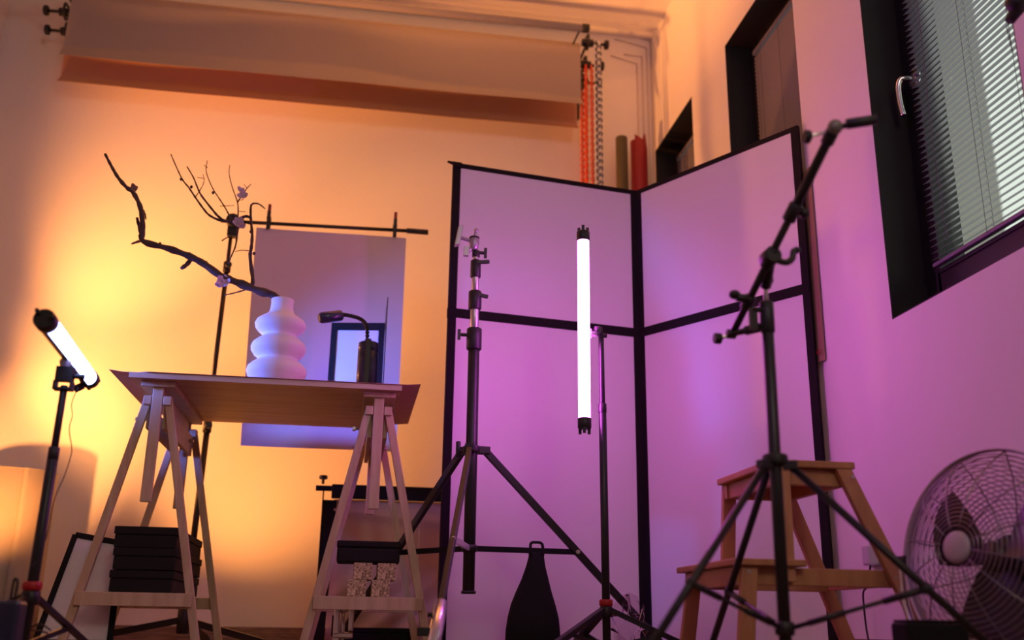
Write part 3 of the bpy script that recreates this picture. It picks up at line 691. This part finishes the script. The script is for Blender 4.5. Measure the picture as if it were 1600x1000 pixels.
MB().cyl(pc_(Z(743,408)),pc_(Z(743,398)),.009*KR,n=16).build('spigot',STEEL,hs)
MB().cyl(pc_(Z(743,402)),pc_(Z(743,392)),.0125*KR).build('spigot_ring',BLACK,hs)
def wing(px,py,s,big=1):
    c=ay(px,py,cy); g=MB(); x0_=c.x; g.cyl(V((hx(c.z),cy,c.z)),V((x0_+s*.012,cy,c.z)),.006)
    g.box(V((x0_+s*.010,cy-.006,c.z-.018*big)),V((x0_+s*.020,cy+.006,c.z+.018*big))); return g
wing(724,523,-1).build('wing_knob',BLACK,hs,.003); wing(752,395,1).build('wing_knob',BLACK,hs,.003)
for (a,b_) in (((743,412),(764,411)),((742,461),(762,466))):
    p=ay(*a,cy); q=ay(*b_,cy); MB().bar(p+V((0,-.014,0)),q+V((0,-.014,0)),.010,.014).build('lever',BLACK,hs,.003)
zh=Z(737,703)
g=MB().cyl(pc_(zh-.012),pc_(zh+.014),.030,n=24); 
legs=[(6,.69),(127,.69),(256,.69)]
for a,r in legs:
    a=math.radians(a); dd=V((math.cos(a),math.sin(a),0)); g.bar(pc_(zh)+dd*.02,pc_(zh)+dd*.062,.03,.026)
g.build('leg_hub',BLACK,hs,.003)
g=MB().cyl(ay(722,706,cy-.01),ay(714,704,cy-.01),.006).cyl(ay(716,700,cy-.01)+V((0,0,.022)),ay(716,706,cy-.01)+V((0,0,-.02)),.008); g.build('hub_knob',BLACK,hs)
zr=Z(737,857)
for i,(a,r) in enumerate(legs):
    a=math.radians(a); dd=V((math.cos(a),math.sin(a),0)); s0=pc_(zh-.004)+dd*.05; e=V((cx,cy,.012))+dd*r
    lg=MB().bar(s0,e,.017,.024).build('leg',BMET,hs,.002)
    u=(s0.z-zr+.0)/(s0.z-e.z); jn=s0.lerp(e,u)
    MB().bar(pc_(zr)+dd*.018,jn,.008,.018).build('brace',BLKM if i<2 else SATIN,hs)
    MB().cyl(jn+V((0,-.014,0)),jn+V((0,.014,0)),.007).build('rivet',STEEL,lg)
    if i==2:
        k1=s0.lerp(e,.79); MB().cyl(k1,e,.0185,n=20).build('levelling_sleeve',CHROME,lg)['label']='shiny metal sleeve on the front leg'
        c=s0.lerp(e,.89); MB().box(c+V((-.05,-.01,-.022)),c+V((-.016,.01,.0))).build('sleeve_clamp',BLACK,hs,.002)
        c=s0.lerp(e,.84); MB().cyl(c+V((-.03,0,0)),c+V((-.015,0,0)),.006).build('sleeve_knob',BLACK,hs)
    MB().ball(e,.016,10).build('foot',BLACK,lg)
g=MB(); zz=zr; g.cyl(pc_(zz-.012),pc_(zz+.012),.026,n=20); g.build('brace_hub',BLACK,hs)
# chrome superclamp on top
ck=thing('super_clamp',tuple(ay(741,380,cy)),'chrome clamp with a T-shaped jaw on top of the heavy middle stand','clamp')
c=ay(741,380,cy)
g=MB(); g.lathe(c+V((0,0,-.028)),(0,0,1),[(0,.001),(0,.010),(.01,.015),(.028,.018),(.05,.016),(.056,.008),(.058,.001)],20); g.build('body',CLAMPM,ck)
t=ay(744,360,cy); MB().cyl(c+V((0,0,.02)),t,.0055).ball(t,.0085).build('stud',CLAMPM,ck)
MB().cyl(c+V((0,0,.016)),c+V((0,0,.024)),.0185).build('ring',BLACK,ck)
j0=ay(733,374,cy); j1=ay(719,371,cy); MB().cyl(c+V((-.01,0,.008)),j1,.007).build('jaw_screw',CLAMPM,ck)
u0=ay(720,354,cy); u1=ay(714,384,cy); MB().beam(u0,u1,(.009,0,.002),(0,.012,0)).build('jaw_plate',CLAMPM,ck,.002)
MB().cyl(c+V((0,0,-.012)),ay(730,394,cy),.007).beam(ay(729,386,cy),ay(728,400,cy),(.009,0,0),(0,.008,0)).build('side_knob',CLAMPM,ck,.002)
# sandbag hanging from the brace
sb=thing('sandbag',(.6,3.33,.3),'black sandbag hanging from the right brace of the heavy middle stand','bag')
prof=[(862,826,849,.012),(870,826,850,.022),(885,822,852,.028),(905,815,857,.03),(925,806,862,.036),(945,798,868,.042),(965,793,873,.046),(985,790,875,.046),(1002,789,876,.04),(1018,794,872,.02)]
P=[]
for (py,xl_,xr_,th) in prof:
    l_=ay(xl_,py,3.33); r2=ay(xr_,py,3.33); cc=(l_+r2)/2; hw=(r2.x-l_.x)/2; row=[]
    for k in range(25):
        a=2*math.pi*k/24; s_=math.copysign(abs(math.cos(a))**.8,math.cos(a))
        row.append((cc.x+hw*s_,3.33+th*math.sin(a)*(1-.25*math.exp(-(math.cos(a)/.25)**2)),max(cc.z,.004)))
    P.append(row)
g=MB().grid(P); 
g.add([p for p in P[-1][:-1]],[tuple(range(24))]); g.add([p for p in P[0][:-1]],[tuple(range(24))])
g.build('bag',BLKM,sb)
l_=ay(829,868,3.33); r2=ay(847,868,3.33); tz=ay(838,855,3.33)
MB().tube(smooth([(l_.x,3.315,l_.z),(l_.x,3.33,tz.z+.010),(tz.x,3.335,tz.z+.016),(r2.x,3.33,tz.z+.010),(r2.x,3.315,l_.z)]),.005,8).build('strap',BLKM,sb)
# ------------------------------------------------------------------ magenta tube on its stand
pp=ay(939,540,3.07); pb_=ay(947,943,3.07)
ms=slim_stand((pb_.x,3.07),pb_.z,[(.015,ay(940,640,3.07).z,.0125),(ay(940,640,3.07).z,ay(938,520,3.07).z,.0090)],'slim black light stand in front of the panel holding the upright magenta tube lamp',(218,340,100),.30,((pp.x-pb_.x)/1.0,0),.02)
sk=ay(934,519,3.07)
MB().cyl(sk+V((-.012,0,.004)),sk+V((.014,0,.004)),.016).cyl(sk+V((0,-.02,.0)),sk+V((0,.02,.0)),.010).cyl(sk+V((.014,0,-.01)),sk+V((.03,0,-.01)),.008).build('tilt_head',BLACK,ms)
ta=ay(912,360,3.05); tb=ay(912.5,672,3.05); xm=(ta.x+tb.x)/2; ta.x=tb.x=xm
mt=led_tube(ta,tb,.0195,TUBEM,'bright magenta-white tube lamp standing upright in front of the left panel leaf',(-.25,-1,0),330)
zc3=ay(912,520,3.05).z; MB().box((xm+.014,3.045,zc3-.014),(xm+.026,3.068,zc3+.014)).cyl((xm+.02,3.05,zc3),(sk.x-.008,3.06,zc3),.008).build('clamp',WPLAS,mt)
# crumpled clear plastic bag at its foot
c=ay(984,972,3.2); g=MB(); k0=V((c.x,3.2,.0)); n=14
for i in range(9):
    for j in range(n):
        t=math.pi*i/8; a=2*math.pi*j/n; rr=.055*(1+.35*math.sin(a*3+i*1.7)+.15*math.sin(a*7-i*2.9))
        g.v.append(V((k0.x+rr*math.sin(t)*math.cos(a),k0.y+rr*math.sin(t)*math.sin(a),max(.002,.085+rr*1.5*math.cos(t)))))
for i in range(8):
    for j in range(n): g.f.append((i*n+j,(i+1)*n+j,(i+1)*n+(j+1)%n,i*n+(j+1)%n)); g.sm.append(False)
tag(g.build('plastic_bag',CLEARP,None,origin=k0),'crumpled clear plastic bag on the floor beside the magenta lamp stand','bag')
# ------------------------------------------------------------------ boom stand at right (foreground)
ry_=1.93
rt=ay(1197,470,ry_); rh=ay(1211,728,ry_); rb=ay(1226,981,ry_)
bs=thing('boom_stand',(rb.x,ry_,0),'black tripod stand with a diagonal boom arm, in the right foreground before the step stool','stand')
def rp(py): u=(py-470)/(981-470); return rt.lerp(rb,u)
MB().cyl(rp(1005),rp(520),.0125,bev=.05).build('pole',BMET,bs)
MB().cyl(rp(525),rp(472),.0155).build('lock_collar',BLACK,bs)
g=MB(); g.cyl(rp(495)+V((-.012,-.004,.01)),rp(495)+V((-.034,-.006,.01)),.006); g.box(rp(505)+V((-.04,-.008,-.022)),rp(495)+V((-.024,.004,.014))); g.build('lock_lever',BLACK,bs,.004)
MB().cyl(rp(476),rp(425),.0055).build('spigot',STEEL,bs)
g=MB().cyl(rp(722),rp(740),.026,n=20)
for a in (205,335,90):
    a=math.radians(a); dd=V((math.cos(a),math.sin(a),0)); g.bar(rh+dd*.015,rh+dd*.045,.022,.018)
g.build('leg_hub',BLACK,bs,.002)
MB().cyl(rp(972),rp(992),.019).build('brace_hub',BLACK,bs)
for a in (209,333,92):
    a=math.radians(a); dd=V((math.cos(a),math.sin(a),0)); s0=V((rh.x,rh.y,rh.z-.005))+dd*.035; e=V((rb.x,ry_,.010))+dd*.42
    lg=MB().tube([s0,e],.0078,12).build('leg',BMET,bs)
    u=(s0.z-.168)/(s0.z-e.z); jn=s0.lerp(e,u); h0=rp(981)+dd*.014
    MB().tube([h0,h0.lerp(jn,.35),jn],[.0048,.0042,.0042],8).tube([h0.lerp(jn,.12),h0.lerp(jn,.40)],.0062,8).tube([h0.lerp(jn,.68),jn],.0068,8).build('brace',BMET,bs)
    MB().ball(jn,.0115,10).build('joint',BLACK,lg); MB().ball(e,.014,10).build('rubber_foot',BLACK,lg)
# boom arm
def bm(py,dy=0):   # along the boom
    u=(py-205)/(522-205); y=1.66+(2.0-1.66)*u; px=1301+(1144-1301)*u; return ay(px,py,y)
ba_=bs
MB().cyl(bm(522),bm(330),.0082).build('lower_tube',BMET,ba_); MB().cyl(bm(340),bm(205),.0100).build('upper_tube',BMET,ba_)
g=MB().cyl(bm(345),bm(318),.0145); q=bm(332); g.cyl(q,q+V((.028,0,.002)),.0065).cyl(q+V((.018,0,.0)),q+V((.032,0,0)),.011); g.build('tube_lock',BLACK,ba_)
pv=bm(402); g=MB().cyl(pv+V((0,-.02,0)),pv+V((0,.02,0)),.019); g.cyl(bm(418),bm(388),.0135); g.cyl(rp(446),pv,.0125); g.cyl(rp(440),rp(428),.018); g.build('pivot_clamp',BLACK,ba_)
hk=[pv+V((.012,-.01,-.010)),pv+V((.030,-.012,-.014)),pv+V((.044,-.012,-.004)),pv+V((.048,-.012,.012)),pv+V((.056,-.012,.016))]
MB().tube(smooth(hk),[.007]*len(smooth(hk)),8).ball(hk[-1],.008).build('pivot_handle',BLACK,ba_)
q=bm(470); g=MB().cyl(q+V((0,-.006,.002)),q+V((-.030,-.006,.004)),.009).ball(q+V((-.034,-.006,.01)),.013,10,(1,1,.8)).cyl(bm(482),bm(462),.0125); g.build('slide_clamp',BLACK,ba_)
e=bm(522); g0=rp(512); MB().tube([e+V((-.01,0,-.003)),e.lerp(g0,.45),g0],[.006,.007,.006],10).cyl(e.lerp(g0,.38),e.lerp(g0,.80),.0105).build('cross_grip',BLACK,ba_)
MB().cyl(e+V((.008,0,.0)),e+V((-.012,0,0)),.0105).build('end_joint',BLACK,ba_); kq=ay(1124,529,2.0); MB().cyl(e,kq,.004).build('end_screw',CHROME,ba_); MB().cyl(kq+V((.004,0,0)),kq+V((-.012,-.0,0)),.0125,n=8).build('end_knob',BLACK,ba_)
tp_=bm(203); g=MB().ball(tp_+V((0,-.008,.002)),.0155,14); g.build('head_joint',mat('worn_metal',(.22,.22,.17),.5,metal=.5),ba_)
MB().cyl(bm(225),bm(203),.0135).build('head_sleeve',BLACK,ba_)
h1=ay(1330,193,1.64); h2=ay(1370,187,1.62); MB().tube([tp_,h1],.0055,10).build('head_rod',BMET,ba_); MB().cyl(ay(1322,194,1.64),h2,.0105).build('head_grip',BLACK,ba_)
k1=ay(1283,208,1.66); k2=ay(1262,214,1.66); MB().cyl(tp_,k2,.0035).build('head_screw',CHROME,ba_); MB().cyl(k2+V((.005,0,-.0)),k2+V((-.008,0,0)),.0135,n=10).build('head_knob',BLACK,ba_)
# bracket at the top right by the near window
wb=thing('wall_bracket',(1.598,1.74,1.62),'black clamp bracket on the wall at the upper right, in front of the near blind','bracket')
w0=ay(1604,-6,1.74); w1=ay(1577,34,1.77)
MB().box((1.580,1.70,w0.z-.03),(1.5995,1.79,w0.z+.13)).build('wall_plate',BLACK,wb,.004)
MB().tube([(1.585,1.745,w0.z+.05),ay(1596,2,1.75),w1],[.028,.022,.011],12).build('arm',BLACK,wb)
MB().ball(ay(1590,4,1.75),.027,12,(1,1,.9)).build('knob',BLACK,wb)
lp=[ay(p[0],p[1],1.77) for p in ((1577,38),(1573,42),(1576,54),(1578,64),(1583,84))]
MB().tube(smooth(lp),.0014,6).build('hanging_cord',CABLE,wb)
# ------------------------------------------------------------------ wooden step stool
st=thing('step_stool',(1.12,2.55,0),'brown wooden two-step stool behind the foreground boom stand','stool')
XT0,XT1,Y0,Y1=1.035,1.262,2.362,2.745
MB().box((XT0,Y0,.482),(XT1,Y1,.500)).build('top_step',BAMB,st,.003)
MB().box((.915,Y0-.03,.236),(1.10,Y1+.03,.252)).build('lower_step',BAMB,st,.003)
for y,s in ((Y0+.012,-1),(Y1-.012,1)):
    yo=y-s*.0; hy=.010; sp=s*.035
    MB().beam((XT1-.03,yo,.482),(XT1+.17,yo+sp,0),(.021,0,0),(0,hy,0)).build('rear_leg',BAMB,st,.002)
    MB().beam((XT0+.032,yo,.482),(XT0+.020,yo+sp*.55,.20),(.019,0,0),(0,hy,0)).build('upright',BAMB,st,.002)
    MB().beam((.960,yo+sp*.5,.236),(.930,yo+sp,0),(.020,0,0),(0,hy,0)).build('front_leg',BAMB,st,.002)
    MB().beam((.945,yo+sp*.52-s*.021,.213),(1.345,yo+sp*.52-s*.021,.213),(0,hy,0),(0,0,.021)).build('side_rail',BAMB,st,.002)
    MB().box((XT0+.012,yo-hy-s*.021,.440),(XT1-.012,yo+hy-s*.021,.481)).build('top_side_rail',BAMB,st,.002)
    for (x,z) in ((.955,.222),(1.335,.213),(1.245,.46)): MB().cyl((x,yo+sp*.5+s*hy*.9,z),(x,yo+sp*.5+s*(hy+.002),z),.005,n=10).build('bolt',STEEL,st)
MB().box((XT0+.018,Y0+.025,.440),(XT0+.034,Y1-.025,.481)).build('front_rail',BAMB,st,.002); MB().box((XT1-.034,Y0+.025,.440),(XT1-.018,Y1-.025,.481)).build('back_rail',BAMB,st,.002)
MB().box((.930,Y0+.0,.190),(.946,Y1-.0,.235)).build('front_rail',BAMB,st,.002); MB().box((1.335,Y0+.01,.195),(1.35,Y1-.01,.232)).build('back_rail',BAMB,st,.002)
# socket adapter and cable on right wall
s_=ax(1373,868,1.6)
so=thing('plug_adapter',(1.6,s_.y,s_.z),'pale plug adapter on the purple wall between the stool and the fan','adapter')
MB().box((1.588,s_.y-.035,s_.z-.035),(1.5995,s_.y+.035,s_.z+.045)).build('socket_plate',WPLAS,so,.004); MB().box((1.555,s_.y-.022,s_.z-.03),(1.588,s_.y+.022,s_.z+.03)).build('adapter',WPLAS,so,.006)
cpts=[V((1.57,s_.y,s_.z-.03)),V((1.565,s_.y+.02,s_.z-.09)),ax(1349,925,1.57),ax(1350,950,1.57),ax(1356,995,1.57),V((1.56,2.9,.006)),V((1.50,2.7,.004))]
tag(MB().tube(smooth(cpts),.003,8).build('adapter_cable',CABLE,None,origin=cpts[0]),'dark cable hanging down the wall from the plug adapter behind the stool','cable')
# ------------------------------------------------------------------ fan
fc=ay(1548,868,1.98); fa=V((-.96,-.30,.13)).normalized()
fn=thing('floor_fan',(fc.x,fc.y,0),'chrome wire-cage floor fan with dark blades at the lower right edge','fan')
u_=fa.cross(V((0,0,1))).normalized(); w_=u_.cross(fa).normalized(); RF=.226
def ring(g,r,t,wr,n=48):
    g.tube([fc+fa*t+(u_*math.cos(2*math.pi*k/n)+w_*math.sin(2*math.pi*k/n))*r for k in range(n+1)],wr,5,False)
def dome(front):
    g=MB(); s=1 if front else -1; H_=.105 if front else .07
    for k in range(20):
        r=.045+(RF-.045)*k/19; t=H_*(1-(r/RF)**2.6); ring(g,r,s*t+.0,.0013)
    for k in range(12):
        a=2*math.pi*k/12+.2; dd=u_*math.cos(a)+w_*math.sin(a)
        g.tube([fc+fa*(s*H_*(1-((.04+(RF-.04)*q/8)/RF)**2.6))+dd*(.04+(RF-.04)*q/8) for q in range(9)],.0017,5)
    return g
dome(True).build('front_grille',FWIRE,fn)['kind']='stuff'; dome(False).build('rear_grille',FWIRE,fn)['kind']='stuff'
g=MB(); P=[]
for k in range(65):
    a=2*math.pi*k/64; dd=u_*math.cos(a)+w_*math.sin(a); P.append([fc+fa*t+dd*(RF+.002+q) for t,q in ((-.010,0),(-.005,.003),(.005,.003),(.010,0))])
g.grid(P).build('rim_band',CHROME,fn)
MB().lathe(fc+fa*.098,fa,[(0,.001),(0,.034),(.006,.033),(.010,.024),(.011,.001)],32).build('hub_badge',BADGE,fn)
MB().lathe(fc-fa*.16,fa,[(0,.001),(0,.040),(.02,.056),(.10,.056),(.12,.03),(.12,.001)],28).build('motor',BLACK,fn)
MB().lathe(fc-fa*.04,fa,[(0,.001),(0,.032),(.04,.030),(.045,.001)],24).build('blade_hub',BLADE,fn)
for k in range(3):
    a0=2*math.pi*k/3+.5; P=[]
    for i in range(7):
        r=.03+.155*i/6; row=[]
        for j in range(7):
            wd=.95-.25*i/6; a=a0+(j/6-.5)*wd*1.5; t=-.02+.03*(j/6-.5)*1.6
            row.append(fc+fa*t+(u_*math.cos(a)+w_*math.sin(a))*(r-.012*((j/6-.5)*2)**2*i/6))
        P.append(row)
    MB().grid(P,tuple(fa*.0015)).build('blade',BLADE,fn)
# low base and yoke
for s in (-1,1):
    p=fc+u_*s*(RF+.016); MB().cyl(p-u_*s*.018,p+u_*s*.010,.012).build('pivot_knob',BLACK,fn)
    MB().tube(smooth([p,p+V((0,0,-.10)),V((p.x*.8+fc.x*.2,p.y*.8+fc.y*.2,.05)),V((fc.x+u_.x*s*.10,fc.y+u_.y*s*.10,.022))]),.009,10).build('yoke',CHROME,fn)
MB().bar(V((fc.x,fc.y,.02))-u_*.12,V((fc.x,fc.y,.02))+u_*.12,.09,.035).build('base',BLACK,fn,.006)
bq=ay(1462,985,1.93); fb_=V((1.14,1.93,0))
ct=thing('control_box',(bq.x,1.95,0),'small low black box on the floor in front of the wire-cage fan','box')
l_=ay(1416,968,1.93); r2=ay(1514,972,1.93)
MB().box((l_.x,1.93,0),(r2.x,1.995,l_.z-.006)).build('body',BLKM,ct,.006); MB().box((l_.x+.004,1.934,l_.z-.0055),(r2.x-.004,1.991,l_.z)).build('lid',BLKM,ct,.003)
